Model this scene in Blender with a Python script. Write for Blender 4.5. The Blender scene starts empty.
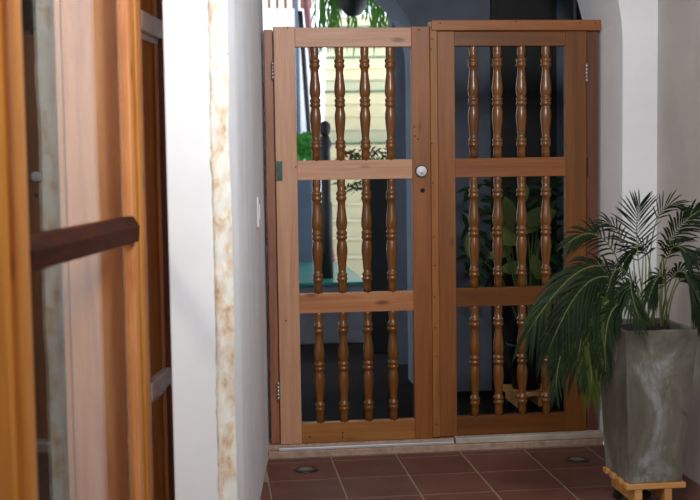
import bpy, bmesh, math, random
from mathutils import Vector, Matrix
random.seed(7)
R = math.radians
scene = bpy.context.scene
COL = scene.collection

# ------------------------------------------------------------------ camera
F_PX, YAW, PITCH, ROLL = 1180.56, R(6.58967626), R(4.30819196), R(-0.80169351)
CAM = Vector((-0.611, -5.2, 1.3124))
FW = Vector((math.sin(YAW)*math.cos(PITCH), math.cos(YAW)*math.cos(PITCH), -math.sin(PITCH)))
_r0 = Vector((math.cos(YAW), -math.sin(YAW), 0)); _u0 = _r0.cross(FW)
RT = _r0*math.cos(ROLL) + _u0*math.sin(ROLL)
UP = -_r0*math.sin(ROLL) + _u0*math.cos(ROLL)
cam_data = bpy.data.cameras.new('camera')
cam = bpy.data.objects.new('camera', cam_data)
COL.objects.link(cam)
m = Matrix((RT, UP, -FW)).transposed().to_4x4(); m.translation = CAM
cam.matrix_world = m
cam_data.sensor_width = 36.0
cam_data.lens = F_PX/700*36.0
cam_data.clip_start = 0.05
cam_data.dof.use_dof = True
cam_data.dof.focus_distance = 5.2
cam_data.dof.aperture_fstop = 3.2
scene.camera = cam

def at(px, py, y):
    """world point seen at photo pixel (px,py) in the plane Y=y"""
    d = FW*F_PX + RT*(px-350) - UP*(py-250)
    return CAM + d*((y-CAM.y)/d.y)

# ------------------------------------------------------------------ world, light, exposure
world = bpy.data.worlds.new('sky'); scene.world = world
world.use_nodes = True
wn = world.node_tree.nodes; wl = world.node_tree.links
bg = wn['Background']; bg.inputs['Color'].default_value = (0.86, 0.93, 1.0, 1); bg.inputs['Strength'].default_value = 2.6

def area(name, loc, target, sx, sy, power, color):
    l = bpy.data.lights.new(name, 'AREA'); l.shape = 'RECTANGLE'; l.size = sx; l.size_y = sy
    l.energy = power; l.color = color
    o = bpy.data.objects.new(name, l); COL.objects.link(o); o.location = loc
    o.rotation_euler = (Vector(target)-Vector(loc)).to_track_quat('-Z', 'Y').to_euler()
    return o
# added area lights standing in for daylight; the passage itself is closed
area('passage_added_light', (0.22, -2.9, 2.35), (-0.3, -1.1, 1.3), 0.45, 0.45, 29, (0.93, 0.97, 1.0))  # added below the ceiling to brighten the wall end and left wall
area('casement_fill_light', (-0.62, -7.2, 2.2), (-0.7, -1.5, 1.4), 1.0, 1.6, 26, (0.93, 0.97, 1.0))  # added behind the camera to reach the casement recess
# added unseen point light that brightens the board behind the door glass
rl = bpy.data.lights.new('shutter_fill_light', 'POINT'); rl.energy = 42; rl.color = (1.0, 0.86, 0.74); rl.shadow_soft_size = 0.12
ro = bpy.data.objects.new('shutter_fill_light', rl); COL.objects.link(ro); ro.location = (-1.75, -3.0, 2.2)

scene.view_settings.view_transform = 'Standard'
scene.view_settings.look = 'None'
scene.view_settings.gamma = 1.0
scene.view_settings.use_curve_mapping = False
scene.view_settings.exposure = 0.4

# ------------------------------------------------------------------ materials
def lin(c):
    out = []
    for v in c:
        v /= 255.0
        out.append(v/12.92 if v <= 0.04045 else ((v+0.055)/1.055)**2.4)
    return tuple(out) + (1.0,)

class NT:
    def __init__(s, name):
        s.m = bpy.data.materials.new(name); s.m.use_nodes = True
        s.n = s.m.node_tree.nodes; s.l = s.m.node_tree.links
        s.b = s.n['Principled BSDF']
    def add(s, t, **k):
        x = s.n.new(t)
        for a, v in k.items():
            if hasattr(x, a): setattr(x, a, v)
            else: x.inputs[a].default_value = v
        return x
    def link(s, a, b): s.l.new(a, b)
    def coords(s, scale=(1, 1, 1), rnd=True):
        tc = s.add('ShaderNodeTexCoord'); mp = s.add('ShaderNodeMapping')
        mp.inputs['Scale'].default_value = scale
        s.link(tc.outputs['Object'], mp.inputs['Vector'])
        if rnd:
            oi = s.add('ShaderNodeObjectInfo'); cb = s.add('ShaderNodeCombineXYZ')
            mu = s.add('ShaderNodeMath', operation='MULTIPLY'); mu.inputs[1].default_value = 37.0
            s.link(oi.outputs['Random'], mu.inputs[0])
            for i in range(3): s.link(mu.outputs[0], cb.inputs[i])
            s.link(cb.outputs[0], mp.inputs['Location'])
        return mp.outputs['Vector']
    def noise(s, vec, scale, detail=4, rough=0.6, dist=0.0):
        x = s.add('ShaderNodeTexNoise'); x.inputs['Scale'].default_value = scale
        x.inputs['Detail'].default_value = detail; x.inputs['Roughness'].default_value = rough
        x.inputs['Distortion'].default_value = dist
        s.link(vec, x.inputs['Vector']); return x.outputs['Fac']
    def ramp(s, fac, stops):
        x = s.add('ShaderNodeValToRGB'); e = x.color_ramp.elements
        while len(e) < len(stops): e.new(0.5)
        for i, (p, c) in enumerate(stops): e[i].position = p; e[i].color = c
        s.link(fac, x.inputs['Fac']); return x.outputs['Color']
    def mix(s, fac, a, b, mode='MIX'):
        x = s.add('ShaderNodeMixRGB', blend_type=mode)
        for i, v in ((0, fac), (1, a), (2, b)):
            if hasattr(v, 'is_output'): s.link(v, x.inputs[i])
            else: x.inputs[i].default_value = v
        return x.outputs[0]
    def bump(s, h, strength=0.3, dist=0.004):
        x = s.add('ShaderNodeBump'); x.inputs['Strength'].default_value = strength
        x.inputs['Distance'].default_value = dist
        s.link(h, x.inputs['Height']); s.link(x.outputs['Normal'], s.b.inputs['Normal'])
    def base(s, c):
        if hasattr(c, 'is_output'): s.link(c, s.b.inputs['Base Color'])
        else: s.b.inputs['Base Color'].default_value = c
    def rough(s, v): s.b.inputs['Roughness'].default_value = v

def wood(name, c1, c2, c3, axis='z', rough=0.45, knots=True, coat=0.0):
    t = NT(name)
    sc = {'z': (14, 14, 0.9), 'x': (0.9, 14, 14), 'y': (14, 0.9, 14)}[axis]
    v = t.coords(sc)
    g = t.noise(v, 1.6, 6, 0.62, 0.9)
    col = t.ramp(g, [(0.25, lin(c1)), (0.5, lin(c2)), (0.78, lin(c3))])
    v2 = t.coords({'z': (90, 90, 2.5), 'x': (2.5, 90, 90), 'y': (90, 2.5, 90)}[axis])
    f = t.noise(v2, 1.5, 3)
    col = t.mix(0.35, col, t.ramp(f, [(0.3, (0.62, 0.58, 0.55, 1)), (0.6, (1, 1, 1, 1))]), 'MULTIPLY')
    oi = t.add('ShaderNodeObjectInfo')
    col = t.mix(1.0, col, t.ramp(oi.outputs['Random'], [(0, (0.86, 0.84, 0.82, 1)), (1, (1.0, 1.0, 1.0, 1))]), 'MULTIPLY')
    if knots:
        vo = t.add('ShaderNodeTexVoronoi'); vo.inputs['Scale'].default_value = 1.0
        t.link(t.coords({'z': (9, 9, 3.2), 'x': (3.2, 9, 9), 'y': (9, 3.2, 9)}[axis]), vo.inputs['Vector'])
        k = t.ramp(vo.outputs['Distance'], [(0.05, (0.34, 0.22, 0.16, 1)), (0.13, (1, 1, 1, 1))])
        col = t.mix(0.75, col, k, 'MULTIPLY')
    t.base(col); t.rough(rough); t.bump(f, 0.12, 0.002)
    t.b.inputs['Coat Weight'].default_value = coat
    t.b.inputs['Coat Roughness'].default_value = 0.25
    return t.m

def plaster(name, c, c2, bump=0.35, streak=False, scale=3.0):
    t = NT(name)
    v = t.coords((1, 1, 1), False)
    n = t.noise(v, scale, 5, 0.6)
    col = t.ramp(n, [(0.35, lin(c2)), (0.62, lin(c))])
    if streak:
        v3 = t.coords((5, 5, 0.35), False)
        s_ = t.noise(v3, 2.2, 4, 0.6)
        col = t.mix(0.6, col, t.ramp(s_, [(0.32, (0.86, 0.85, 0.86, 1)), (0.55, (1, 1, 1, 1))]), 'MULTIPLY')
    t.base(col); t.rough(0.9)
    n2 = t.noise(v, 22, 6, 0.65)
    t.bump(n2, bump, 0.006)
    return t.m

def plain(name, c, rough=0.5, metal=0.0, var=0.12, scale=8, bump=0.0, spec=0.5):
    t = NT(name)
    v = t.coords()
    n = t.noise(v, scale, 4)
    a = lin(c); d = tuple(x*(1-var*2) for x in a[:3]) + (1,)
    t.base(t.ramp(n, [(0.3, d), (0.65, a)])); t.rough(rough)
    t.b.inputs['Metallic'].default_value = metal
    t.b.inputs['Specular IOR Level'].default_value = spec
    if bump: t.bump(n, bump, 0.004)
    return t.m

def leafmat(name, c, c2, rough=0.55, trans=0.12):
    t = NT(name); t.b.inputs['Specular IOR Level'].default_value = 0.2
    v = t.coords()
    n = t.noise(v, 5, 3)
    t.base(t.ramp(n, [(0.3, lin(c)), (0.7, lin(c2))])); t.rough(rough)
    tr = t.add('ShaderNodeBsdfTranslucent'); tr.inputs['Color'].default_value = lin(c2)
    mx = t.add('ShaderNodeMixShader'); mx.inputs[0].default_value = trans
    out = t.n['Material Output']
    t.link(t.b.outputs[0], mx.inputs[1]); t.link(tr.outputs[0], mx.inputs[2]); t.link(mx.outputs[0], out.inputs['Surface'])
    return t.m

GATE = dict(c1=(150, 88, 46), c2=(184, 118, 72), c3=(206, 146, 98))
M = {}
M['wood_z'] = wood('gate_wood_upright', axis='z', **GATE)
M['wood_x'] = wood('gate_wood_crosswise', axis='x', **GATE)
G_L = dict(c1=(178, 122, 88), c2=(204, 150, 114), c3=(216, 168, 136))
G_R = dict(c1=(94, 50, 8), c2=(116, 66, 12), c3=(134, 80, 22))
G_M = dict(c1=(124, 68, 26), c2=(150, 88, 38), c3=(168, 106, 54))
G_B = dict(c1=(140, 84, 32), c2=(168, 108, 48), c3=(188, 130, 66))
for k_, g_ in (('L', G_L), ('R', G_R), ('M', G_M), ('B', G_B)):  # own wood tones, with the light falloff across the gate put into them
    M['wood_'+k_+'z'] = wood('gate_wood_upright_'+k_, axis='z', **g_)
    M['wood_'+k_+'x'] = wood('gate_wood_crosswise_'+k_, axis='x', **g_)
M['wood_red_z'] = wood('jamb_wood', (130, 78, 52), (164, 104, 78), (182, 124, 96), 'z')
M['baluster'] = wood('varnished_turned_wood', (98, 56, 12), (126, 75, 22), (144, 92, 34), 'z', 0.28, False, 0.5)
M['door_z'] = wood('door_pine_upright', (182, 106, 36), (210, 136, 54), (230, 164, 80), 'z', 0.38, True, 0.2)
M['door_pale'] = wood('pale_pine_panel', (176, 92, 44), (212, 140, 82), (226, 164, 108), 'z', 0.45, True)
M['casement'] = wood('casement_pine', (196, 116, 46), (222, 142, 66), (236, 166, 92), 'z', 0.85); M['casement'].node_tree.nodes['Principled BSDF'].inputs['Specular IOR Level'].default_value = 0.1
M['muntin'] = wood('shade_darkened_bar', (44, 18, 8), (62, 26, 12), (80, 38, 20), 'y', 0.8, False); M['muntin'].node_tree.nodes['Principled BSDF'].inputs['Specular IOR Level'].default_value = 0.15  # bar's unlit face: shade put into the wood colour
M['reddish'] = wood('reddish_bead', (110, 52, 36), (132, 66, 46), (160, 100, 80), 'z', 0.4, False)
M['offwhite'] = plain('offwhite_paint', (238, 234, 234), 0.5)
M['wall_l'] = plaster('white_limewash_streaked', (246, 246, 248), (236, 235, 238), 0.45, True)
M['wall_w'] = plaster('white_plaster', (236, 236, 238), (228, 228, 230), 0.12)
M['wall_r'] = plaster('white_plaster_shaded_side', (190, 182, 176), (178, 170, 164), 0.12)  # same white plaster, its shade put into a darker taupe
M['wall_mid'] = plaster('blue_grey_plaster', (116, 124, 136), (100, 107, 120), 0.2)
M['wall_court'] = plaster('courtyard_white', (240, 242, 248), (232, 234, 242), 0.2)
M['ceil'] = plain('ceiling_plaster', (170, 168, 166), 0.9)
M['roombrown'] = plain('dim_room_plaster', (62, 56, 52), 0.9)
M['dark'] = plain('near_black', (26, 24, 24), 0.6)
M['nail'] = plain('nail_hole_black', (12, 8, 6), 0.8)
M['chrome'] = plain('polished_lock_metal', (244, 244, 246), 0.3, 0.1, 0.02)
M['steel'] = plain('brushed_steel', (190, 190, 192), 0.35, 0.9, 0.08)
M['alu'] = plain('aluminium_strip', (206, 208, 212), 0.4, 0.35, 0.06)
M['verdigris'] = plain('green_painted_metal', (58, 104, 100), 0.45, 0.2, 0.3, 30)
M['ring'] = plain('dark_bronze_ring', (66, 60, 56), 0.45, 0.5)
M['lens'] = plain('frosted_lens', (118, 112, 108), 0.3)
M['grout'] = plain('grout_cement', (158, 136, 118), 0.9, 0, 0.15, 20)
M['stone'] = plain('pinkish_curb_stone', (192, 160, 138), 0.8, 0, 0.2, 30, 0.4)
M['slab'] = plain('pale_marble_slab', (204, 192, 178), 0.5, 0, 0.15, 9, 0.2)
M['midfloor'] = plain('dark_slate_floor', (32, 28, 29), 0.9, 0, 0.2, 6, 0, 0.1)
M['palletwood'] = wood('pallet_pine', (184, 124, 66), (210, 152, 88), (226, 176, 114), 'x', 0.6)
M['teal'] = plain('teal_glazed_top', (44, 130, 124), 0.3, 0, 0.15, 4)
M['greyblock'] = plain('grey_masonry', (112, 114, 122), 0.8, 0, 0.15, 7)
M['cream'] = plain('cream_riser', (216, 208, 174), 0.55, 0, 0.04, 3)
M['creamtread'] = plain('cream_tread', (206, 198, 166), 0.6, 0, 0.05, 3)
M['green_nose'] = plain('green_nosing', (44, 100, 80), 0.4)
M['bluegrey'] = plain('blue_grey_paint', (70, 86, 104), 0.5)
M['pinkpole'] = plain('pinkish_brown_paint', (170, 108, 108), 0.5)
M['pot_black'] = plain('black_glazed_pot', (24, 24, 26), 0.5)
M['terracotta'] = plain('terracotta_clay', (150, 80, 56), 0.8)
M['soil'] = plain('potting_soil', (44, 34, 28), 0.95, 0, 0.3, 40, 0.8)
M['palm'] = leafmat('palm_leaflet_green', (17, 30, 13), (31, 48, 20))
M['palm_y'] = leafmat('palm_leaflet_yellowgreen', (58, 70, 22), (84, 94, 32))
M['palm_stem'] = leafmat('palm_stem_green', (92, 108, 62), (122, 134, 84), 0.5, 0.05)
M['fern'] = leafmat('hanging_fern_green', (60, 120, 44), (104, 160, 66), 0.5, 0.35)
M['bigleaf'] = leafmat('broad_leaf_yellowgreen', (96, 116, 60), (134, 150, 84), 0.4, 0.3)
M['darkleaf'] = leafmat('dark_foliage', (26, 52, 24), (48, 82, 38), 0.5, 0.2)
M['brightleaf'] = leafmat('bright_foliage', (40, 100, 36), (66, 136, 56), 0.5, 0.3)
M['redflower'] = leafmat('red_brown_leaf', (130, 44, 34), (160, 66, 48), 0.5, 0.2)

# concrete pot
t = NT('stained_concrete')
v = t.coords((1, 1, 0.45)); n1 = t.noise(v, 7, 6, 0.65, 0.6)
col = t.ramp(n1, [(0.3, lin((66, 61, 52))), (0.46, lin((98, 93, 80))), (0.56, lin((112, 107, 96))), (0.68, lin((152, 152, 152)))])
v2 = t.coords((1, 1, 0.6)); n2 = t.noise(v2, 13, 6, 0.7, 1.2)
col = t.mix(t.ramp(n2, [(0.58, (0, 0, 0, 1)), (0.66, (0.6, 0.6, 0.6, 1))]), col, lin((72, 70, 54)))
t.base(col); t.rough(0.85); n3 = t.noise(v, 45, 5); t.bump(n3, 0.35, 0.003)
M['concrete'] = t.m
# terracotta floor tile
t = NT('terracotta_tile')
v = t.coords(); n1 = t.noise(v, 6, 5)
col = t.ramp(n1, [(0.3, lin((96, 58, 47))), (0.7, lin((114, 70, 56)))])
oi = t.add('ShaderNodeObjectInfo')
col = t.mix(1.0, col, t.ramp(oi.outputs['Random'], [(0, (0.88, 0.88, 0.88, 1)), (1, (1.05, 1.02, 1.0, 1))]), 'MULTIPLY')
t.base(col); t.rough(0.6); t.bump(n1, 0.1, 0.003)
M['tile'] = t.m
# rough exposed plaster
t = NT('crumbling_plaster')
v = t.coords((1, 1, 0.6), False); n1 = t.noise(v, 22, 6, 0.7, 0.5)
col = t.ramp(n1, [(0.28, lin((188, 150, 118))), (0.42, lin((226, 204, 178))), (0.55, lin((236, 232, 222))), (0.8, lin((232, 232, 222)))])
n2 = t.noise(v, 46, 5, 0.6)
col = t.mix(t.ramp(n2, [(0.70, (0, 0, 0, 1)), (0.75, (0.8, 0.8, 0.8, 1))]), col, lin((110, 96, 90)))
t.base(col); t.rough(0.95); t.bump(n2, 0.5, 0.006)
M['rough'] = t.m
# window glass: clear pane with fresnel reflection
t = NT('window_glass')
lw = t.add('ShaderNodeLayerWeight'); lw.inputs['Blend'].default_value = 0.5
pw = t.add('ShaderNodeMath', operation='POWER'); pw.inputs[1].default_value = 5.0; t.link(lw.outputs['Facing'], pw.inputs[0])
fr = t.add('ShaderNodeMath', operation='MULTIPLY_ADD'); fr.inputs[1].default_value = 0.95; fr.inputs[2].default_value = 0.045
t.link(pw.outputs[0], fr.inputs[0])
gl = t.add('ShaderNodeBsdfGlossy'); gl.inputs['Roughness'].default_value = 0.0
tr = t.add('ShaderNodeBsdfTransparent'); tr.inputs['Color'].default_value = (0.95, 0.96, 0.95, 1)
mx = t.add('ShaderNodeMixShader')
t.link(fr.outputs[0], mx.inputs[0]); t.link(tr.outputs[0], mx.inputs[1]); t.link(gl.outputs[0], mx.inputs[2])
t.link(mx.outputs[0], t.n['Material Output'].inputs['Surface'])
M['glass'] = t.m

# ------------------------------------------------------------------ helpers
def tag(o, label=None, cat=None, group=None, kind=None):
    if label: o['label'] = label
    if cat: o['category'] = cat
    if group: o['group'] = group
    if kind: o['kind'] = kind
    return o

def empty(name, loc, rz=0.0):
    o = bpy.data.objects.new(name, None); COL.objects.link(o)
    o.location = loc; o.rotation_euler = (0, 0, rz); o.empty_display_size = 0.1
    return o

def world_of(o):
    mm = Matrix.LocRotScale(o.location, o.rotation_euler, o.scale)
    return world_of(o.parent) @ mm if o.parent else mm

class MB:
    def __init__(s): s.v = []; s.f = []; s.smooth = []
    def quadbox(s, corners):
        b = len(s.v); s.v += [Vector(c) for c in corners]
        for f in ((0, 3, 2, 1), (4, 5, 6, 7), (0, 1, 5, 4), (1, 2, 6, 5), (2, 3, 7, 6), (3, 0, 4, 7)):
            s.f.append(tuple(b+i for i in f)); s.smooth.append(False)
        return s
    def box(s, x0, x1, y0, y1, z0, z1):
        return s.quadbox([(x0, y0, z0), (x1, y0, z0), (x1, y1, z0), (x0, y1, z0),
                          (x0, y0, z1), (x1, y0, z1), (x1, y1, z1), (x0, y1, z1)])
    def prism(s, pts, a, b, axis='y'):
        """extrude polygon pts (in the other two axes) from a to b"""
        n = len(pts); base = len(s.v)
        for w in (a, b):
            for p in pts:
                s.v.append(Vector((p[0], w, p[1])) if axis == 'y' else (Vector((p[0], p[1], w)) if axis == 'z' else Vector((w, p[0], p[1]))))
        s.f.append(tuple(base+i for i in range(n))[::-1]); s.smooth.append(False)
        s.f.append(tuple(base+n+i for i in range(n))); s.smooth.append(False)
        for i in range(n):
            j = (i+1) % n
            s.f.append((base+i, base+j, base+n+j, base+n+i)); s.smooth.append(False)
        return s
    def lathe(s, prof, cx, cy, seg=16, axis='z', c3=None):
        """prof = [(r, h)]"""
        base = len(s.v); n = len(prof)
        for (r, h) in prof:
            for k in range(seg):
                a = 2*math.pi*k/seg
                if axis == 'z': s.v.append(Vector((cx+r*math.cos(a), cy+r*math.sin(a), h)))
                else: s.v.append(Vector((cx+r*math.cos(a), h, c3+r*math.sin(a))))
        for i in range(n-1):
            for k in range(seg):
                k2 = (k+1) % seg
                q = (base+i*seg+k, base+i*seg+k2, base+(i+1)*seg+k2, base+(i+1)*seg+k)
                s.f.append(q if axis == 'z' else q[::-1]); s.smooth.append(True)
        s.f.append(tuple(base+k for k in range(seg))[::-1]); s.smooth.append(False)
        s.f.append(tuple(base+(n-1)*seg+k for k in range(seg))); s.smooth.append(False)
        return s
    def tube(s, pts, radii, seg=6):
        base = len(s.v); n = len(pts)
        if not hasattr(radii, '__len__'): radii = [radii]*n
        pts = [Vector(p) for p in pts]
        for i, p in enumerate(pts):
            d = (pts[min(i+1, n-1)] - pts[max(i-1, 0)]).normalized()
            a = d.cross(Vector((0, 0, 1)))
            if a.length < 0.05: a = d.cross(Vector((1, 0, 0)))
            a.normalize(); b = d.cross(a)
            for k in range(seg):
                t_ = 2*math.pi*k/seg
                s.v.append(p + (a*math.cos(t_) + b*math.sin(t_))*radii[i])
        for i in range(n-1):
            for k in range(seg):
                k2 = (k+1) % seg
                s.f.append((base+i*seg+k, base+i*seg+k2, base+(i+1)*seg+k2, base+(i+1)*seg+k)); s.smooth.append(True)
        s.f.append(tuple(base+k for k in range(seg))[::-1]); s.smooth.append(False)
        s.f.append(tuple(base+(n-1)*seg+k for k in range(seg))); s.smooth.append(False)
        return s
    def blade(s, p0, d, n, L, W, droop=0.2, fold=0.25, seg=4):
        """a folded leaf blade: base p0, direction d, normal n, length L, half width W"""
        d = Vector(d).normalized(); n = Vector(n); n = (n - d*n.dot(d)).normalized(); sd = d.cross(n)
        base = len(s.v)
        for i in range(seg+1):
            u = i/seg
            w = W*(math.sin(math.pi*min(1, u*0.9+0.1))**0.7 if i < seg else 0.02)
            c = Vector(p0) + d*L*u - Vector((0, 0, 1))*droop*L*u*u
            s.v += [c - sd*w + n*fold*w, c, c + sd*w + n*fold*w]
        for i in range(seg):
            b = base+i*3
            s.f.append((b, b+1, b+4, b+3)); s.f.append((b+1, b+2, b+5, b+4)); s.smooth += [True, True]
        return s
    def build(s, name, mat, parent=None, bevel=0.0, local=False, seg=2):
        me = bpy.data.meshes.new(name)
        vs = s.v
        if not local:
            org = world_of(parent).inverted() if parent else None
            if org: vs = [org @ v for v in vs]
        me.from_pydata([tuple(v) for v in vs], [], s.f)
        me.polygons.foreach_set('use_smooth', s.smooth)
        me.materials.append(mat if not isinstance(mat, str) else M[mat])
        bm = bmesh.new(); bm.from_mesh(me)
        bmesh.ops.recalc_face_normals(bm, faces=bm.faces) if name not in OPEN else None
        bm.to_mesh(me); bm.free()
        o = bpy.data.objects.new(name, me); COL.objects.link(o)
        if parent: o.parent = parent
        if bevel:
            b = o.modifiers.new('bevel', 'BEVEL'); b.width = bevel; b.segments = seg; b.limit_method = 'ANGLE'
        return o
OPEN = {'leaflets', 'foliage', 'leaf', 'vines'}

def struct(name, mb, mat, parent=None, bevel=0.0):
    o = mb.build(name, mat, parent, bevel)
    if not parent: o['kind'] = 'structure'
    return o

# ------------------------------------------------------------------ floor with terracotta tiles
T = 0.293
floor = struct('floor', MB().box(-3.2, 1.8, -7.5, -0.04, -0.10, -0.0015), 'grout')
def wall_left_x(y): return -0.39 + (y)*0.0985        # splayed plaster wall, runs from the gate to its corner
tile_me = {}
for i in range(-4, 5):
    for j in range(0, 12):
        x0 = -0.116 + i*T; y1 = -0.12 - (j-1)*T; y0 = y1 - T
        g = 0.0032
        if j == 0: y0, y1 = -0.12, -0.052
        x0a, x1a = x0+g, x0+T-g; y0a, y1a = y0+g, y1-g
        if x0a > 1.29: continue
        x1a = min(x1a, 1.297)
        lx = wall_left_x(max(y0a, -1.6)) if y0a > -1.7 else -0.86
        if x1a < lx+0.03: continue
        if y0a > -1.7 and x0a < lx:
            pts = [(wall_left_x(y0a)+.002, y0a), (x1a, y0a), (x1a, y1a), (wall_left_x(y1a)+.002, y1a)]
        else: pts = [(x0a, y0a), (x1a, y0a), (x1a, y1a), (x0a, y1a)]
        MB().prism(pts, -0.02, 0.0, 'z').build('tile', 'tile', floor, 0.0015, seg=1)

# ------------------------------------------------------------------ arched wall that holds the gate
def arch_outline(x0, x1, z1, cx, r, zs, left, right, n=24):
    """outline (x,z) of a wall with an arched opening, drawn as one concave polygon"""
    pts = [(x0, 0), (left, 0), (left, zs)]
    for k in range(1, n):
        a = math.pi - math.pi*k/n
        pts.append((cx + r*math.cos(a), zs + r*math.sin(a)))
    pts += [(right, zs), (right, 0), (x1, 0), (x1, z1), (x0, z1)]
    return pts
def arch_wall(name, x0, x1, y0, y1, z1, left, right, zs, mat):
    cx = (left+right)/2; r = (right-left)/2
    b = MB(); n = 28
    arc = [(cx + r*math.cos(math.pi - math.pi*k/n), zs + r*math.sin(math.pi - math.pi*k/n)) for k in range(n+1)]
    b.box(x0, left, y0, y1, 0, zs); b.box(right, x1, y0, y1, 0, zs)
    for k in range(n):
        (xa, za), (xb, zb) = arc[k], arc[k+1]
        b.quadbox([(xa, y0, za), (xb, y0, zb), (xb, y1, zb), (xa, y1, za),
                   (xa, y0, z1), (xb, y0, z1), (xb, y1, z1), (xa, y1, z1)])
    b.box(x0, left, y0, y1, zs, z1); b.box(right, x1, y0, y1, zs, z1)
    return struct(name, b, mat)
arch_wall('wall_back', -1.6, 1.75, -0.27, 0.24, 3.4, -0.455, 1.145, 1.80, 'wall_w')

# splayed left wall ending in a crumbling corner and a bright end face
yc = -1.6
b = MB(); b.prism([(wall_left_x(0.235), 0.235), (-0.44, 0.235), (-0.44, -0.02), (-0.745, -1.60), (-0.606, -1.60), (-0.566, -1.60), (wall_left_x(-1.45), -1.45)], 0.0, 3.4, 'z')
wl_ = struct('wall_left', b, 'wall_l')
# end face skim of plaster (smooth, whiter) and the exposed rough corner strip
MB().box(-0.747, -0.612, -1.608, -1.598, 0.0, 3.4).build('smooth_end_face', 'wall_w', wl_, 0.004)
rb = MB(); nz, nx = 170, 9
p0 = Vector((-0.614, -1.606, 0)); p1 = Vector((-0.606, -1.614, 0)); p2 = Vector((-0.556, -1.60, 0))
for iz in range(nz+1):
    z = 3.4*iz/nz
    for ix in range(nx+1):
        u = ix/nx
        p = p0.lerp(p1, min(1, u*4)) if u < .25 else p1.lerp(p2, (u-.25)/.75)
        amp = 0.0035 if 0 < ix < nx else 0.001
        p = p + Vector((random.uniform(-amp, amp), random.uniform(-amp, amp) , 0))
        p.x += 0.002*math.sin(z*7.3+1)+0.0015*math.sin(z*17.1)
        p.z = z
        rb.v.append(p)
for iz in range(nz):
    for ix in range(nx):
        a = iz*(nx+1)+ix
        rb.f.append((a, a+1, a+nx+2, a+nx+1)); rb.smooth.append(True)
rb.build('crumbling_corner', 'rough', wl_)
tag(wl_.children[-1], 'beige crumbling plaster corner strip')

# slim switch plate on the left wall
sw = empty('light_switch', (-0.436, -0.467, 1.055))
tag(sw, 'slim white switch plate seen edge-on on the left wall', 'switch')
d = Vector((0.0985, 1, 0)).normalized(); nn = Vector((1, -0.0985, 0)).normalized()
def obox(c, d, n, hd, h0, h1, th):
    c = Vector(c); P = []
    for z in (h0, h1):
        for a, q in ((-1, 0), (1, 0), (1, 1), (-1, 1)):
            p = c + d*hd*a + n*th*q; P.append((p.x, p.y, z))
    return MB().quadbox(P)
obox((wall_left_x(-.467)+.001, -.467, 0), d, nn, 0.038, 1.055, 1.175, 0.008).build('cover_plate', 'offwhite', sw, 0.002)
obox((wall_left_x(-.467)+.009, -.467, 0), d, nn, 0.014, 1.085, 1.145, 0.004).build('rocker', 'offwhite', sw, 0.001)

# right wall of the passage
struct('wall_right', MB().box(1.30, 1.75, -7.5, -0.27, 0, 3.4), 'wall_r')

struct('ceiling_sky_blocker', MB().box(-1.6, 1.75, -7.5, -0.27, 3.4, 3.5), 'wall_w')  # unseen, added to keep sky light out of the passage
struct('wall_sky_blocker', MB().box(-3.2, 1.75, -7.6, -7.5, 0, 3.5), 'wall_r')  # unseen, added to shut off sky light from behind the camera

# ------------------------------------------------------------------ threshold
th = empty('door_sill', (0.38, -0.02, 0.0))
tag(th, 'low stone sill under the wooden gate with a pale slab at its right half', 'sill')
MB().box(-0.392, 1.14, -0.045, 0.10, 0.0, 0.030).build('curb', 'stone', th, 0.004)
MB().box(-0.392, 0.452, -0.015, 0.10, 0.031, 0.052).build('mortar_bed', 'stone', th, 0.003)
MB().box(-0.345, 0.448, -0.034, -0.016, 0.031, 0.043).build('aluminium_strip', 'alu', th, 0.002)
MB().box(0.455, 1.14, -0.038, 0.10, 0.031, 0.058).build('slab', 'slab', th, 0.004)

# ------------------------------------------------------------------ the wooden gate
def nail_holes(parent, pts, y):
    for (x, z) in pts:
        MB().lathe([(0.0035, y-0.0012), (0.0035, y+0.004)], x, 0, 8, 'y', z).build('nail_hole', 'nail', parent)

def baluster_profile(z0, z1, s=1.17):
    L = z1-z0
    pr = [(0, .0150), (.02, .0158), (.06, .0160), (.105, .0138), (.115, .0185), (.130, .0205), (.145, .0180), (.150, .0165), (.160, .0198), (.175, .0205), (.188, .0180), (.195, .0150),
          (.23, .0143), (.28, .0165), (.33, .0195), (.375, .0212), (.41, .0208), (.44, .0175), (.452, .0155), (.458, .0190), (.472, .0212), (.486, .0190), (.492, .0172), (.50, .0195), (.513, .0212), (.526, .0190), (.532, .0155),
          (.55, .0172), (.59, .0205), (.63, .0210), (.68, .0193), (.74, .0165), (.79, .0145), (.815, .0142), (.823, .0180), (.836, .0203), (.850, .0182), (.856, .0168), (.865, .0198), (.878, .0205), (.890, .0182), (.897, .0155), (.94, .0158), (1, .0158)]
    return [(r*s, z1 - u*L) for u, r in pr][::-1]
bal_cache = {}
def baluster(parent, x, z0, z1, y=0.02):
    key = round(z1-z0, 4)
    if key not in bal_cache:
        me = MB().lathe(baluster_profile(0, z1-z0), 0, 0, 20).build('baluster', 'baluster', None)
        bal_cache[key] = me.data; COL.objects.unlink(me); bpy.data.objects.remove(me)
    o = bpy.data.objects.new('baluster', bal_cache[key]); COL.objects.link(o)
    o.parent = parent; o.location = Vector((x, y, z0)) - parent.location
    return o

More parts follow.
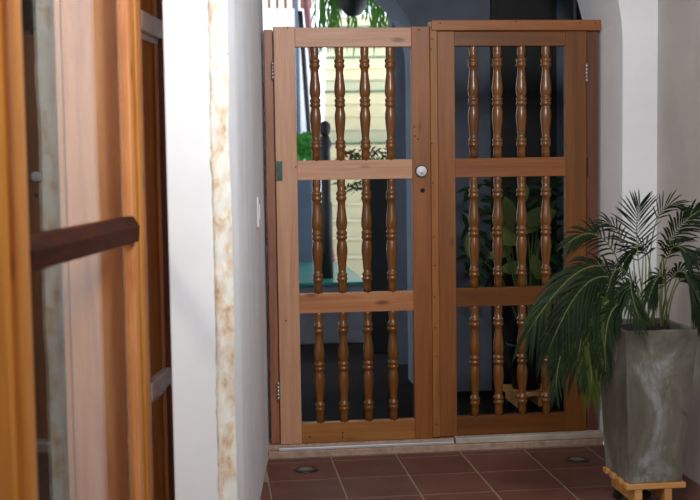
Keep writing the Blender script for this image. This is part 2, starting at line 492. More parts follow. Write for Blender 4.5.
def gate_leaf(label, x0, xs0, xs1, x1, zb, zt, rails, balx, ml, mr, mrails, rail_names=('bottom_rail', 'lower_rail', 'middle_rail', 'top_rail')):
    g = empty('gate_leaf', ((x0+x1)/2, 0.02, zb))
    tag(g, label, 'gate')
    MB().box(x0, xs0, 0.0, 0.04, zb, zt).build('stile', ml, g, 0.002)
    MB().box(xs1, x1, 0.0, 0.04, zb, zt).build('stile', mr, g, 0.002)
    for nm, (a, c), mm in zip(rail_names, rails, mrails):
        MB().box(xs0, xs1, 0.002, 0.038, a, c).build(nm, mm, g, 0.002)
    for k in range(3):
        for x in balx: baluster(g, x, rails[k][1]-0.004, rails[k+1][0]+0.004)
    return g
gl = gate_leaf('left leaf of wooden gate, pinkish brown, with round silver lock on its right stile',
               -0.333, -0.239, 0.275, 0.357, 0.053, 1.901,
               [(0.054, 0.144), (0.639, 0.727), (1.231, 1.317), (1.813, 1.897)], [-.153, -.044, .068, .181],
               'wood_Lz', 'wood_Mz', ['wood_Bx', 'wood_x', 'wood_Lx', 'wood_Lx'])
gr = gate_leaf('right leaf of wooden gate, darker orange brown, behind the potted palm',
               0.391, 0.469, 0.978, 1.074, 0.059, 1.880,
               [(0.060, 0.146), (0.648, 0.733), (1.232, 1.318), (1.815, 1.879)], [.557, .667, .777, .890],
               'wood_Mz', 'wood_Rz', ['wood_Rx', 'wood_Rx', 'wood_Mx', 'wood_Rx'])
# cover strip and its nail holes belong to the left leaf
MB().box(0.357, 0.389, -0.012, 0.034, 0.060, 1.897).build('cover_strip', 'wood_Bz', gl, 0.003)
nail_holes(gl, [(0.366, 1.845), (0.362, 1.80), (0.361, 1.385), (0.363, 1.21), (0.366, 0.97), (0.369, 0.84), (0.367, 0.70), (0.37, 0.56), (0.372, 0.43), (0.372, 0.12)], -0.012)
nail_holes(gl, [(0.31, 1.885), (0.285, 1.46), (0.288, 1.42), (0.30, 1.405), (-0.27, 1.895), (-0.30, 0.61), (-0.202, 0.082), (-0.055, 0.095), (-0.055, 0.075), (-0.245, 1.29)], 0.0)
# lock
lk = at(421.3, 171.2, 0.0)
MB().lathe([(0.0285, -0.004), (0.0285, 0.004)], lk.x, 0, 28, 'y', lk.z).build('lock_rosette', 'ring', gl, 0.001)
cyl = MB().lathe([(0.0, -0.0135), (0.0105, -0.0135), (0.0107, -0.012), (0.0215, -0.012), (0.0228, -0.0105), (0.0228, 0.0)], lk.x, 0, 28, 'y', lk.z).build('lock_cylinder', 'chrome', gl)
MB().box(lk.x-0.002, lk.x+0.002, -0.0152, -0.0135, lk.z-0.011, lk.z-0.003).build('keyway', 'nail', cyl)
kh = at(422.6, 190.5, 0.0)
MB().lathe([(0.0105, -0.0012), (0.0105, 0.005)], kh.x, 0, 16, 'y', kh.z).build('bored_hole', 'nail', gl)
# green latch plate let into the left stile
a = at(275.5, 161.3, 0.0); c = at(282.5, 180.8, 0.0)
MB().box(-0.331, c.x, -0.003, 0.006, c.z, a.z).build('latch_plate', 'verdigris', gl, 0.001)

gf = struct('trim_1', MB().box(0.362, 1.134, -0.018, 0.075, 1.881, 1.928), 'wood_Mx', None, 0.004)
MB().box(-0.374, -0.337, 0.008, 0.075, 0.056, 1.889).build('jamb', 'wood_red_z', gf, 0.002)
M['wood_redR'] = wood('jamb_wood_dark', (84, 46, 28), (108, 62, 40), (124, 76, 52), 'z')  # same jamb wood, darkening of the right side put into its colour
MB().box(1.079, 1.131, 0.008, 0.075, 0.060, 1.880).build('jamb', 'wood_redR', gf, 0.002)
nail_holes(gf, [(0.402, 1.913), (0.745, 1.921), (1.035, 1.914), (1.108, 1.915)], -0.018)

MB().box(-0.352, -0.318, 0.046, 0.075, 0.056, 1.885).build('rebate', 'wood_red_z', gf, 0.001)
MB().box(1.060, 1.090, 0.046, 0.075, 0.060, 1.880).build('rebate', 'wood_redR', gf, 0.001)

def hinge(px, y0, y1, label):
    a = at(px, y0, 0.0); c = at(px, y1, 0.0)
    h = empty('hinge', (c.x, 0.0, c.z)); tag(h, label, 'hinge', 'steel hinges of the gate')
    H = a.z-c.z
    for k in range(5):
        MB().lathe([(0.0058, c.z+H*k/5+0.0008), (0.0058, c.z+H*(k+1)/5-0.0008)], c.x, -0.004, 12).build('knuckle', 'steel', h)
    MB().lathe([(0.0035, c.z-0.004), (0.0035, a.z+0.004)], c.x, -0.004, 10).build('pin', 'steel', h)
hinge(272.8, 62, 79, 'small steel hinge near the top of the gate\'s left edge')
hinge(278.6, 382, 400, 'small steel hinge near the bottom of the gate\'s left edge')
hinge(586.3, 64, 82, 'small steel hinge near the top of the gate\'s right edge')
a = at(586.3, 157, 0); c = at(586.3, 176.5, 0)
MB().box(1.0735, 1.0795, -0.001, 0.02, c.z, a.z).build('slot', 'nail', gf)

# ------------------------------------------------------------------ recessed floor lights
for (x, y, lab) in ((-0.242, -0.254, 'round recessed floor light at the foot of the left gate leaf'),
                    (0.939, -0.286, 'round recessed floor light in front of the right gate leaf, beside the pot')):
    u = empty('floor_light', (x, y, 0)); tag(u, lab, 'floor light')
    MB().lathe([(0.054, -0.002), (0.052, 0.005), (0.036, 0.007), (0.034, 0.004)], x, y, 28).build('bezel', 'ring', u)
    MB().lathe([(0.033, 0.002), (0.030, 0.0065), (0.0, 0.0075)], x, y, 24).build('lens', 'lens', u)

# ------------------------------------------------------------------ glazed door on the left (runs along azimuth 10 deg)
AZ = R(10.0)
dd = Vector((math.sin(AZ), math.cos(AZ), 0)); dn = Vector((math.cos(AZ), -math.sin(AZ), 0))   # along, and towards the passage
D0 = Vector((-0.53, 0.146, 0))
def dpt(y, off=0.0):
    s_ = (y-D0.y)/dd.y
    return D0 + dd*s_ + dn*off
def dbox(ya, yb, o0, o1, z0, z1):
    """box along the door plane between plane-Y ya..yb, offsets o0..o1 towards the passage"""
    P = []
    for z in (z0, z1):
        for q in (dpt(ya, o0), dpt(ya, o1), dpt(yb, o1), dpt(yb, o0)): P.append((q.x, q.y, z))
    return MB().quadbox(P)
ZT = 2.5
dA = dpt(-2.0); door1 = empty('glazed_door', (dA.x, dA.y, 0.0))
tag(door1, 'orange pine glazed door leaf at far left, out of focus, with one dark crossbar', 'door')
dbox(-2.82, -2.692, -0.04, 0.0, 0.01, ZT).build('stile', 'door_z', door1, 0.004)
dbox(-2.694, -2.630, -0.03, 0.022, 0.01, ZT).build('glazing_bead', 'door_z', door1, 0.010, seg=3)
dbox(-1.665, -1.62, -0.03, 0.004, 0.01, ZT).build('glazing_bead', 'door_pale', door1, 0.006)
dbox(-1.618, -1.572, -0.04, -0.004, 0.01, ZT).build('stile', 'door_z', door1, 0.004)
dbox(-2.628, -1.667, -0.018, -0.013, 0.12, ZT-0.12).build('pane', 'glass', door1)
dbox(-2.628, -1.667, -0.04, 0.0, 0.01, 0.12).build('bottom_rail', 'door_z', door1, 0.003)
dbox(-2.628, -1.667, -0.04, 0.0, ZT-0.12, ZT).build('top_rail', 'door_z', door1, 0.003)
P = [(-0.012, 1.078), (0.020, 1.085), (0.024, 1.130), (0.006, 1.158), (-0.012, 1.160)]
b = MB(); base = 0
for yy in (-2.628, -1.667):
    for (o, z) in P:
        q = dpt(yy, o); b.v.append(Vector((q.x, q.y, z)))
n = len(P)
b.f.append(tuple(range(n))); b.f.append(tuple(range(n, 2*n))[::-1]); b.smooth += [False]*2
for i in range(n): b.f.append((i, (i+1) % n, n+(i+1) % n, n+i)); b.smooth.append(False)
mu = b.build('crossbar', 'muntin', door1, 0.002); tag(mu, 'dark brown crossbar')

dB = dpt(-1.3); door2 = empty('door_casement', (dB.x, dB.y, 0.0))
tag(door2, 'narrow orange pine casement with two whitish crossbars, between glazed door and white wall end', 'door')
dbox(-1.562, -1.487, -0.05, 0.002, 0.01, ZT).build('stile', 'door_z', door2, 0.005)
dbox(-1.486, -1.16, -0.045, -0.026, 0.01, ZT).build('panel', 'casement', door2)
dbox(-1.22, -1.205, -0.025, -0.012, 0.01, ZT).build('bead', 'door_pale', door2, 0.004)
dbox(-1.190, -1.12, -0.025, 0.0, 0.01, ZT).build('bead', 'reddish', door2, 0.006)
for (za, zb) in ((1.705, 1.785), (0.548, 0.625)):  # pale wood bars, their sky-lit whiteness put into the colour
    cb = dbox(-1.486, -1.20, -0.025, 0.004, za+.02, zb).build('crossbar', 'offwhite', door2, 0.005); tag(cb, 'whitish crossbar')
    dbox(-1.486, -1.20, -0.025, -0.012, za, za+.018).build('moulding', 'offwhite', cb, 0.003)
# inner casing board behind the glass and the dim room it belongs to
cs = empty('wooden_shutter', (-0.96, -1.58, 0.0))
tag(cs, 'pale pinkish pine shutter board with knots, standing behind the door glass', 'shutter')
MB().box(-1.045, -0.888, -1.60, -1.565, 0.01, ZT).build('board', 'door_pale', cs, 0.004)
MB().box(-1.062, -1.047, -1.615, -1.565, 0.01, ZT).build('edge_bead', 'door_z', cs, 0.004)
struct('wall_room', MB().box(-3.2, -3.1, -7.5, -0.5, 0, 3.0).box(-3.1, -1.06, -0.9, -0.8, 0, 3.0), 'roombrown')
struct('ceiling', MB().box(-3.2, -0.80, -7.5, -1.7, 2.62, 2.72).box(-3.2, -0.9, -1.7, -0.8, 2.62, 2.72), 'ceil')
# house wall along the passage behind the door, above it and further back
P = []
for z in (0.0, 3.4):
    for q in (dpt(-7.5, -0.10), dpt(-7.5, 0.0), dpt(-2.82, 0.0), dpt(-2.82, -0.10)): P.append((q.x, q.y, z))
b = MB().quadbox(P); P = []
for z in (ZT+0.01, 3.4):
    for q in (dpt(-2.82, -0.10), dpt(-2.82, 0.0), dpt(-1.1, 0.0), dpt(-1.1, -0.10)): P.append((q.x, q.y, z))
b.quadbox(P); struct('wall_house', b, 'wall_w')

# ------------------------------------------------------------------ tall concrete pot on its slatted stand
pot = empty('concrete_planter', (0.878, -1.102, 0.12), R(0.0))
tag(pot, 'tall tapered square concrete planter with grey stains, at the right', 'planter')
W0, W1, H = 0.202, 0.275, 0.566; off = 0.024; offr = 0.049
b = MB(); wt = 0.022
o0 = [(0, 0), (W0, 0), (W0, W0+.06), (0, W0+.06)]
o1 = [(-off, -off), (W0+offr, -off), (W0+offr, W0+.06+offr), (-off, W0+.06+offr)]
i1 = [(-off+wt, -off+wt), (W0+offr-wt, -off+wt), (W0+offr-wt, W0+.06+offr-wt), (-off+wt, W0+.06+offr-wt)]
i0 = [(-off+wt+.006, -off+wt+.006), (W0+offr-wt-.006, -off+wt+.006), (W0+offr-wt-.006, W0+.06+offr-wt-.006), (-off+wt+.006, W0+.06+offr-wt-.006)]
for pts, z in ((o0, 0), (o1, H), (i1, H), (i0, H-0.06)):
    for p in pts: b.v.append(Vector((p[0], p[1], z)))
for L in range(3):
    for k in range(4):
        k2 = (k+1) % 4; b.f.append((L*4+k, L*4+k2, L*4+4+k2, L*4+4+k)); b.smooth.append(False)
b.f.append((3, 2, 1, 0)); b.f.append((12, 13, 14, 15)); b.smooth += [False]*2
b.build('body', 'concrete', pot, 0.004, local=True)
b = MB(); k = 8
for i in range(k+1):
    for j in range(k+1):
        x = i0[0][0]+(i0[1][0]-i0[0][0])*i/k; y = i0[0][1]+(i0[2][1]-i0[0][1])*j/k
        b.v.append(Vector((x, y, H-0.022+random.uniform(-.004, .006))))
for i in range(k):
    for j in range(k):
        a = i*(k+1)+j; b.f.append((a, a+k+1, a+k+2, a+1)); b.smooth.append(True)
b.build('soil', 'soil', pot, local=True)

def slat_stand(name, loc, rz, label, w=0.25, dpth=0.25, n=4, mat='palletwood'):
    s_ = empty(name, loc, rz); tag(s_, label, 'plant stand')
    for i in range(n):
        y = i*(dpth-0.04)/(n-1)
        MB().box(-0.02, w-0.02, y-.005, y+0.035, 0.100, 0.1195).build('slat', mat, s_, 0.002, local=True)
    for x in (0.0, w*0.42+.03, ):
        pass
    for x in (0.012, 0.125):
        MB().box(x, x+0.028, -0.003, dpth-.012, 0.045, 0.0995).build('bearer', mat, s_, 0.002, local=True)
    for (x, y) in ((0.026, 0.02), (0.139, 0.02), (0.026, dpth-.05), (0.139, dpth-.05)):
        cst = MB().lathe([(0.012, 0.034), (0.014, 0.045)], x, y, 10).build('caster', 'ring', s_, local=True)
        MB().lathe([(0.019, y-0.008), (0.019, y+0.008)], x, 0, 14, 'y', 0.0195).build('wheel', 'dark', cst, local=True)
    return s_
slat_stand('slatted_plant_stand', (0.885, -1.110, 0.0), 0.0, 'small slatted pine plant stand on castors under the concrete planter', 0.225, 0.27)

# ------------------------------------------------------------------ areca palm
palm = empty('potted_palm', at(655, 331, -0.98))
tag(palm, 'bushy dark green palm with arching feathery fronds growing in the concrete planter', 'palm')
def bez(P, n):
    out = []
    for i in range(n+1):
        u = i/n; q = [Vector(p) for p in P]
        while len(q) > 1: q = [q[k].lerp(q[k+1], u) for k in range(len(q)-1)]
        out.append(q[0])
    return out
def frond(ctrl, n=24, L=0.16, W=0.0042, start=0.35, ang=48, droop=0.35, side=None, mat='palm', stem=0.0035):
    pts = bez(ctrl, 40)
    fr = MB().tube(pts[::2], [stem*(1-0.75*i/20) for i in range(21)], 6).build('frond', 'palm_stem', palm)
    b = MB()
    for i in range(n):
        u = start + (1-start)*(i+0.5)/n
        k = min(39, int(u*40)); p = pts[k].lerp(pts[k+1], u*40-k)
        d_ = (pts[min(k+1, 40)]-pts[max(k-1, 0)]).normalized()
        nrm = side if side else Vector((0.0, -0.25, 1.0))
        sd = d_.cross(nrm)
        if sd.length < 0.1: sd = d_.cross(Vector((0, -1, 0)))
        sd.normalize()
        v_ = (i+0.5)/n
        ll = L*(0.55+0.9*math.sin(math.pi*(0.15+0.8*v_)))*0.75
        a_ = R(ang*(1.15-0.75*v_))
        for s_ in (-1, 1):
            dirn = d_*math.cos(a_) + sd*s_*math.sin(a_) + Vector((random.uniform(-.06, .06), random.uniform(-.1, .1), random.uniform(-.06, .06)))
            b.blade(p, dirn, d_.cross(dirn)*s_ if d_.cross(dirn).length > .1 else nrm, ll*random.uniform(.88, 1.1), W, droop*random.uniform(.7, 1.3), 0.3, 4)
    o = b.build('leaflets', mat, fr)
    o['kind'] = 'stuff'
    return fr
fc = Vector((0.1, -1, 0.25)).normalized()
Bx = [at(640, 331, -0.96), at(648, 331, -0.93), at(655, 331, -0.98), at(662, 331, -0.92), at(650, 331, -1.0), at(668, 331, -0.95)]
# central upright feather
frond([Bx[1], at(640, 290, -.95), at(636, 240, -.98), at(634, 222, -1.0), at(640, 204, -1.02)], 17, 0.125, 0.0032, 0.42, 55, 0.08, fc)
# arch over to the right, dense
frond([Bx[2], at(650, 270, -1.0), at(668, 228, -1.02), at(688, 214, -1.05), at(712, 205, -1.1)], 24, 0.12, 0.0045, 0.4, 42, 0.45, fc)
frond([Bx[3], at(672, 275, -.95), at(690, 240, -1.0), at(708, 236, -1.05), at(725, 262, -1.1)], 22, 0.12, 0.0045, 0.38, 50, 0.6)
frond([Bx[1], at(648, 280, -.85), at(648, 215, -.85), at(660, 196, -.85), at(683, 208, -.85)], 12, 0.09, 0.0028, 0.6, 35, 0.2, fc)
# thin left arch
frond([Bx[0], at(628, 280, -.95), at(612, 226, -1.0), at(592, 224, -1.02), at(568, 243, -1.05)], 14, 0.105, 0.0042, 0.42, 40, 0.35, fc)
frond([Bx[0], at(630, 285, -.9), at(628, 225, -.9), at(612, 214, -.9), at(596, 228, -.9)], 13, 0.09, 0.0036, 0.45, 38, 0.5, fc)
# the big frond hanging over the right gate leaf
frond([Bx[4], at(630, 285, -1.05), at(606, 232, -1.1), at(570, 265, -1.15), at(528, 332, -1.2)], 40, 0.15, 0.0044, 0.38, 46, 0.75, fc)
frond([Bx[4], at(632, 290, -1.1), at(606, 250, -1.15), at(580, 270, -1.2), at(548, 352, -1.22)], 36, 0.14, 0.0044, 0.42, 46, 0.7, fc)
frond([Bx[0], at(625, 290, -1.1), at(600, 262, -1.15), at(585, 300, -1.2), at(576, 372, -1.22)], 32, 0.14, 0.0044, 0.40, 42, 0.55, fc, 'palm')
frond([Bx[0], at(628, 300, -1.12), at(602, 270, -1.18), at(588, 322, -1.2), at(592, 392, -1.22)], 26, 0.13, 0.0042, 0.45, 36, 0.45, fc, 'palm_y')
frond([Bx[1], at(628, 292, -1.12), at(590, 275, -1.16), at(556, 330, -1.2), at(556, 392, -1.24)], 18, 0.10, 0.0034, 0.62, 32, 0.35, fc, 'palm')
frond([Bx[1], at(632, 300, -1.12), at(612, 285, -1.18), at(601, 320, -1.2), at(606, 372, -1.22)], 20, 0.10, 0.0038, 0.5, 34, 0.3, fc, 'palm')
# middle and right lower masses
frond([Bx[2], at(640, 300, -1.05), at(628, 270, -1.1), at(618, 285, -1.15), at(612, 322, -1.15)], 20, 0.10, 0.0045, 0.35, 45, 0.6, fc)
frond([Bx[1], at(640, 290, -1.1), at(622, 248, -1.1), at(612, 262, -1.15), at(606, 300, -1.15)], 16, 0.09, 0.004, 0.45, 45, 0.5, fc)
frond([Bx[1], at(645, 295, -1.05), at(632, 262, -1.1), at(622, 275, -1.15), at(640, 320, -1.2)], 18, 0.09, 0.0045, 0.4, 50, 0.5, fc)
frond([Bx[3], at(662, 285, -1.05), at(676, 252, -1.1), at(692, 262, -1.1), at(704, 318, -1.12)], 24, 0.11, 0.0045, 0.38, 44, 0.6, fc)
frond([Bx[5], at(668, 290, -1.0), at(680, 262, -1.0), at(700, 268, -1.0), at(722, 300, -1.0)], 20, 0.11, 0.0045, 0.4, 46, 0.6)
frond([Bx[5], at(665, 300, -1.1), at(668, 268, -1.12), at(660, 262, -1.15), at(648, 300, -1.2)], 16, 0.09, 0.0045, 0.4, 45, 0.5, fc)
frond([Bx[3], at(660, 280, -1.0), at(664, 240, -1.0), at(676, 236, -1.05), at(690, 258, -1.1)], 16, 0.10, 0.004, 0.45, 42, 0.5, fc)
frond([Bx[2], at(652, 270, -.9), at(650, 235, -.92), at(640, 238, -.95), at(624, 262, -.95)], 14, 0.09, 0.0036, 0.45, 42, 0.4, fc)
# bare stalks at the base
b = MB()
for k in range(7):
    x = 634+k*6; pts = bez([at(648+random.uniform(-10, 14), 327, -.95+random.uniform(-.05, .05)), at(x, 300, -.95), at(x+random.uniform(-8, 8), 255, -.98)], 6)
    MB().tube(pts, [0.0042, .004, .0036, .0032, .003, .0026, .002], 6).build('stalk', 'palm_stem', palm)

# ------------------------------------------------------------------ room behind the gate
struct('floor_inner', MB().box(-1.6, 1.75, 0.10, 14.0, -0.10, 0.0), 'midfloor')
b = MB(); rc = 0.48; zs = 1.87; nn_ = 14
for sgn, xe in ((1, 0.535), (-1, -1.0)):
    cx_ = xe - sgn*rc
    for k in range(nn_):
        a0 = math.pi/2*k/nn_; a1 = math.pi/2*(k+1)/nn_
        xa, za = cx_+sgn*rc*math.cos(a0), zs+rc*math.sin(a0); xb, zb = cx_+sgn*rc*math.cos(a1), zs+rc*math.sin(a1)
        b.quadbox([(xa, 1.3, za), (xb, 1.3, zb), (xb, 1.75, zb), (xa, 1.75, za), (xa, 1.3, 3.2), (xb, 1.3, 3.2), (xb, 1.75, 3.2), (xa, 1.75, 3.2)])
b.box(-1.0+rc, 0.535-rc, 1.3, 1.75, zs+rc, 3.2)
b.box(-1.6, -1.0, 1.3, 1.75, 0, 3.2).box(0.535, 1.75, 1.3, 1.75, 0, 3.2)
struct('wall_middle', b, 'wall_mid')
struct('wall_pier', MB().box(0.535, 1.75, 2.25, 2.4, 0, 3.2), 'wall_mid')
struct('ceiling_porch_shade', MB().box(-1.75, 4.5, 1.75, 7.2, 3.2, 3.3).box(0.50, 4.5, 7.2, 8.6, 3.2, 3.3), 'ceil')  # unseen roof, extended to shade the lower stairs
struct('wall_side', MB().box(-1.6, -1.45, 0.24, 1.30, 0, 3.1).box(1.45, 1.75, 0.24, 1.30, 0, 3.1), 'wall_mid')
struct('ceiling_inner', MB().box(-1.6, 1.75, 0.24, 2.35, 3.1, 3.2), 'ceil')
d1 = struct('door_1', MB().box(0.94, 1.31, 1.262, 1.298, 0.002, 2.55), 'dark', None, 0.003)
MB().box(0.965, 1.285, 1.250, 1.261, 0.15, 1.2).build('door_panel', 'dark', d1, 0.004)
MB().box(0.965, 1.285, 1.250, 1.261, 1.32, 2.4).build('door_panel', 'dark', d1, 0.004)
pp = MB().lathe([(0.009, 0.0), (0.009, 3.09)], 1.418, 1.27, 12).build('conduit_pipe', 'offwhite', None)
tag(pp, 'thin bright vertical conduit pipe beside the dark inner door', 'pipe')

# broad leaved plant behind the right leaf
st2 = slat_stand('slatted_plant_stand', (0.895, 0.62, 0.0), 0.0, 'slatted plant stand in the dark behind the right gate leaf')
tp = empty('broad_leaf_plant', (0.99, 0.74, 0.12))
tag(tp, 'broad-leaved houseplant in a dark pot, seen between the balusters of the right gate leaf', 'plant')
MB().lathe([(0.07, 0.12), (0.098, 0.34), (0.104, 0.345), (0.104, 0.36), (0.09, 0.36), (0.086, 0.33), (0.0, 0.33)], 0.99, 0.74, 24).build('pot', 'pot_black', tp)
leaves = [(508, 210, 14, 100, .7), (505, 226, 14, 60, .75), (517, 228, 10, 95, .72), (506, 238, 15, -10, .68), (541, 216, 16, 20, .7), (527, 226, 14, 5, .74), (552, 205, 8, 50, .78),
          (538, 206, 9, 70, .8), (545, 190, 10, 80, .82), (522, 190, 12, 95, .85), (536, 266, 12, 100, .66), (535, 282, 9, -70, .66), (512, 268, 12, 180, .8), (470, 244, 12, 95, .6), (466, 222, 10, 110, .7), (555, 262, 10, -30, .8),
          (486, 212, 9, 160, .75), (490, 222, 9, 170, .75), (500, 252, 12, 200, .78), (548, 240, 10, -10, .8)]
for (px, py, s_, ang, yy) in leaves:
    p = at(px, py, yy); a_ = R(ang); L = s_*2.1/185
    dr = Vector((math.cos(a_), random.uniform(-.25, .25), math.sin(a_)))
    big = s_ >= 11
    lf = MB().blade(p - dr*L*0.5, dr, Vector((0.2, -1, 0.5)), L, L*(0.27 if big else 0.14), 0.05, 0.25, 6).build('leaf', 'bigleaf' if big else 'darkleaf', tp)
    MB().tube(bez([p-dr*L*.5, (p+Vector((0.99, .74, .6)))*.5 + Vector((0, 0, .08)), Vector((0.99+random.uniform(-.02, .02), .74, .34))], 8), 0.003, 5).build('petiole', 'palm_stem', tp)
b = MB()
for k in range(150):
    p = at(random.uniform(462, 562), random.uniform(180, 292), random.uniform(.85, 1.15))
    b.blade(p, (random.uniform(-1, 1), random.uniform(-.4, .4), random.uniform(-.5, 1)), (0.1, -1, .3), random.uniform(.05, .11), .012, .3, .3, 3)
fo = b.build('foliage', 'darkleaf', tp); fo['kind'] = 'stuff'

# ------------------------------------------------------------------ courtyard beyond the arch
struct('wall_courtyard', MB().box(-1.6, 4.5, 14.0, 14.2, 0, 7.0).box(-1.75, -1.6, 2.35, 14.0, 0, 3.4), 'wall_court')
struct('wall_gallery', MB().box(-1.6, 0.62, 9.0, 9.2, 0, 3.13), 'wall_court')
bal = empty('balustrade', (-0.2, 9.08, 3.13)); tag(bal, 'wooden gallery balustrade on the white wall above the courtyard, top left', 'balustrade')
x = -0.6
while x < 0.60:
    MB().box(x, x+0.042, 9.06, 9.10, 3.13, 3.95).build('picket', 'wood_Rz', bal); x += 0.098
MB().box(-0.65, 0.62, 9.04, 9.12, 3.951, 4.0).build('handrail', 'wood_Rz', bal)

stairs = empty('staircase', (0.89, 6.3, 0.0), -R(7.0))
tag(stairs, 'cream outdoor staircase rising beyond the arch, some steps with green nosing', 'staircase')
SW, SR, SD = 0.98, 0.17, 0.30
for i in range(20):
    y = i*SD; z = (i)*SR
    stp = MB().box(-SW/2, SW/2, y, y+SD+.02, max(0, z-0.02), z+SR-0.023).build('step', 'cream', stairs, local=True)
    MB().box(-SW/2-.01, SW/2+.01, y-0.02, y+SD, z+SR-0.0225, z+SR).build('nosing', 'green_nose' if i in (8, 12, 15, 18) else 'creamtread', stp, 0.004, local=True)
stw = struct('trim_1', MB().box(0.06, 0.10, 6.0, 6.05, 0, .01), 'bluegrey')
bpy.data.objects.remove(stw)

pl = empty('teal_platform', (0.1, 4.0, 0)); tag(pl, 'low grey masonry block with a teal top, in front of the stairs', 'platform')
MB().box(-0.5, 0.465, 3.2, 4.9, 0.0, 0.42).build('base', 'greyblock', pl, 0.01)
MB().box(-0.52, 0.485, 3.18, 4.9, 0.4205, 0.447).build('top', 'teal', pl, 0.006)

nw = at(325, 122, 3.5); nb = at(325, 290, 3.5)
nb = Vector((nw.x, 3.5, 0.447))
post = empty('newel_post', (nw.x, 3.5, 0.447)); tag(post, 'black post with a ball top standing on the teal platform', 'post')
MB().lathe([(0.045, 0.447), (0.045, 1.0), (0.036, 1.02), (0.036, 1.40), (0.050, 1.44), (0.028, 1.50), (0.0, 1.505)], nw.x, 3.5, 18).build('shaft', 'dark', post)
MB().lathe([(0.0, 1.495), (0.025, 1.50), (0.040, 1.53), (0.044, 1.555), (0.036, 1.59), (0.018, 1.606), (0.0, 1.61)], nw.x, 3.5, 18).build('ball', 'dark', post)

def pole(name, pxa, pya, pxb, pyb, y, r, mat, label):
    A = at(pxa, pya, y); B_ = at(pxb, pyb, y); d_ = (B_-A); k = (0.0-A.z)/d_.z
    F = A + d_*k
    o = MB().tube([A - d_.normalized()*0.35, A, F], r, 12).build(name, mat, None); tag(o, label, 'pole'); return o
pole('slanting_pole', 306, 0, 317, 110, 5.3, 0.028, 'pinkpole', 'slanting pinkish-brown pole in the courtyard at the left of the stairs')
pole('slanting_pole', 303, 50, 311, 160, 5.6, 0.022, 'dark', 'thin dark slanting pole just left of the pinkish pole')
A = at(297.5, 10, 8.7)
dp = MB().lathe([(0.028, 0.0), (0.028, 4.0)], A.x, 8.85, 12).build('downpipe', 'bluegrey', None); tag(dp, 'blue-grey vertical downpipe on the white gallery wall', 'pipe')

def bush(parent, n, pa, pb, y0, y1, L, W, mat, up=0.3, droop=0.2, name='foliage'):
    b = MB()
    for k in range(n):
        p = at(random.uniform(pa[0], pb[0]), random.uniform(pa[1], pb[1]), random.uniform(y0, y1))
        b.blade(p, (random.uniform(-1, 1), random.uniform(-.6, .6), random.uniform(-.6, 1)+up), (0, -1, .4), L*random.uniform(.6, 1.3), W, droop, .3, 3)
    o = b.build(name, mat, parent); o['kind'] = 'stuff'; return o
g = at(303, 200, 5.2)
gp = empty('tall_planter', (g.x-.05, 5.35, 0)); tag(gp, 'blue-grey tall planter with bright green plants at the left behind the gate', 'planter')
MB().box(g.x-.25, g.x+.085, 5.2, 5.55, 0, 1.27).build('box', 'bluegrey', gp, 0.01)
bush(gp, 160, (280, 136), (312, 162), 5.2, 5.5, .10, .018, 'brightleaf')

sp = at(388, 150, 3.3)
sg = empty('spiky_plant', (sp.x, 3.3, 0)); tag(sg, 'spiky thin-leaved plant in a terracotta pot in front of the stairs', 'plant')
MB().lathe([(0.10, 0.0), (0.14, .30), (0.155, .30), (.155, .34), (.135, .34), (.13, .31), (0, .31)], sp.x, 3.3, 22).build('pot', 'terracotta', sg)
MB().tube(bez([(sp.x, 3.3, .31), (sp.x+.02, 3.3, .8), (sp.x-.01, 3.3, 1.2)], 8), 0.012, 8).build('trunk', 'palm_stem', sg)
b = MB()
for k in range(70):
    a_ = random.uniform(-.4, math.pi+.4); r_ = random.uniform(.18, .34)
    b.blade((sp.x, 3.3, 1.2+random.uniform(-.08, .05)), (math.cos(a_)*1.0, random.uniform(-.6, .6), math.sin(a_)+.2), (0, -1, .2), r_, .005, .35, .2, 4)
o = b.build('foliage', 'darkleaf', sg); o['kind'] = 'stuff'
g = at(390, 172, 2.85)
rg = empty('black_planter', (g.x, 2.85, 0)); tag(rg, 'tall black planter of dark foliage with reddish blooms, right of the cream stairs', 'planter')
xl = at(369, 172, 2.72).x; xr = at(416, 172, 2.72).x
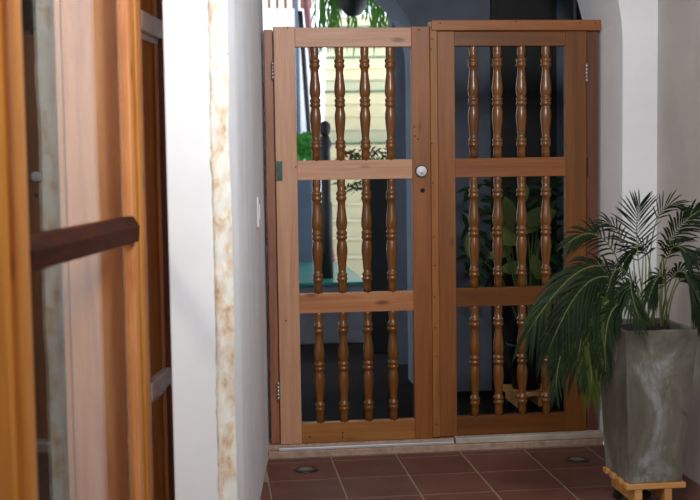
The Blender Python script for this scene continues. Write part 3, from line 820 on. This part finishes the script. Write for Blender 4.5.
MB().box(xl, xr, 2.72, 3.0, 0, g.z).build('box', 'pot_black', rg, 0.008)
bush(rg, 200, (338, 152), (410, 192), 2.72, 3.1, .085, .007, 'darkleaf', .3, .4)
bush(rg, 16, (342, 150), (372, 160), 2.72, 2.9, .035, .008, 'redflower')

# hanging fern baskets
def basket(px, y, label, r=0.13, zb=None, n=80, spread=1.0, lenr=(.15, .42)):
    c = at(px, 0, y); zb = zb or at(px, 17, y).z
    h = empty('hanging_basket', (c.x, y, zb)); tag(h, label, 'hanging plant')
    MB().lathe([(0.0, zb), (r*.35, zb+.012), (r*.75, zb+.07), (r, zb+.15), (r*1.05, zb+.20), (r*.97, zb+.20), (r*.9, zb+.17), (0, zb+.17)], c.x, y, 22).build('bowl', 'pot_black', h)
    for a_ in (0.3, 2.4, 4.5):
        MB().tube([(c.x+r*math.cos(a_), y+r*math.sin(a_), zb+.2), (c.x, y, zb+.75)], 0.003, 5).build('hanger_wire', 'dark', h)
    MB().tube([(c.x, y, zb+.75), (c.x, y, 3.2)], 0.003, 5).build('hanger_wire', 'dark', h)
    b = MB()
    for k in range(n):
        a_ = random.uniform(-0.9, math.pi+0.9); rr = r*random.uniform(1.0, 2.0)*spread
        cx_, cy_ = math.cos(a_), math.sin(a_)
        drop = random.uniform(*lenr)
        pts = bez([(c.x+r*.8*cx_, y+r*.8*cy_, zb+.2), (c.x+rr*cx_, y+rr*cy_, zb+.32), (c.x+rr*1.05*cx_, y+rr*cy_, zb+.1), (c.x+rr*1.05*cx_, y+rr*cy_, zb+.2-drop)], 9)
        for q in range(9):
            d_ = pts[q+1]-pts[q]
            b.blade(pts[q], d_ + Vector((random.uniform(-.02, .02), 0, 0)), (0.2, -1, .1), d_.length*1.5, .006, .1, .2, 2)
    o = b.build('vines', 'fern', h); o['kind'] = 'stuff'
    return h
basket(353, 2.75, 'black hanging bowl with trailing green fern in the arch above the left gate leaf')
hb = basket(322, 3.6, 'small hanging plant left of the black bowl, above the gate', 0.05, at(320, 2, 3.6).z+.06, 22, 1.3, (.1, .2))
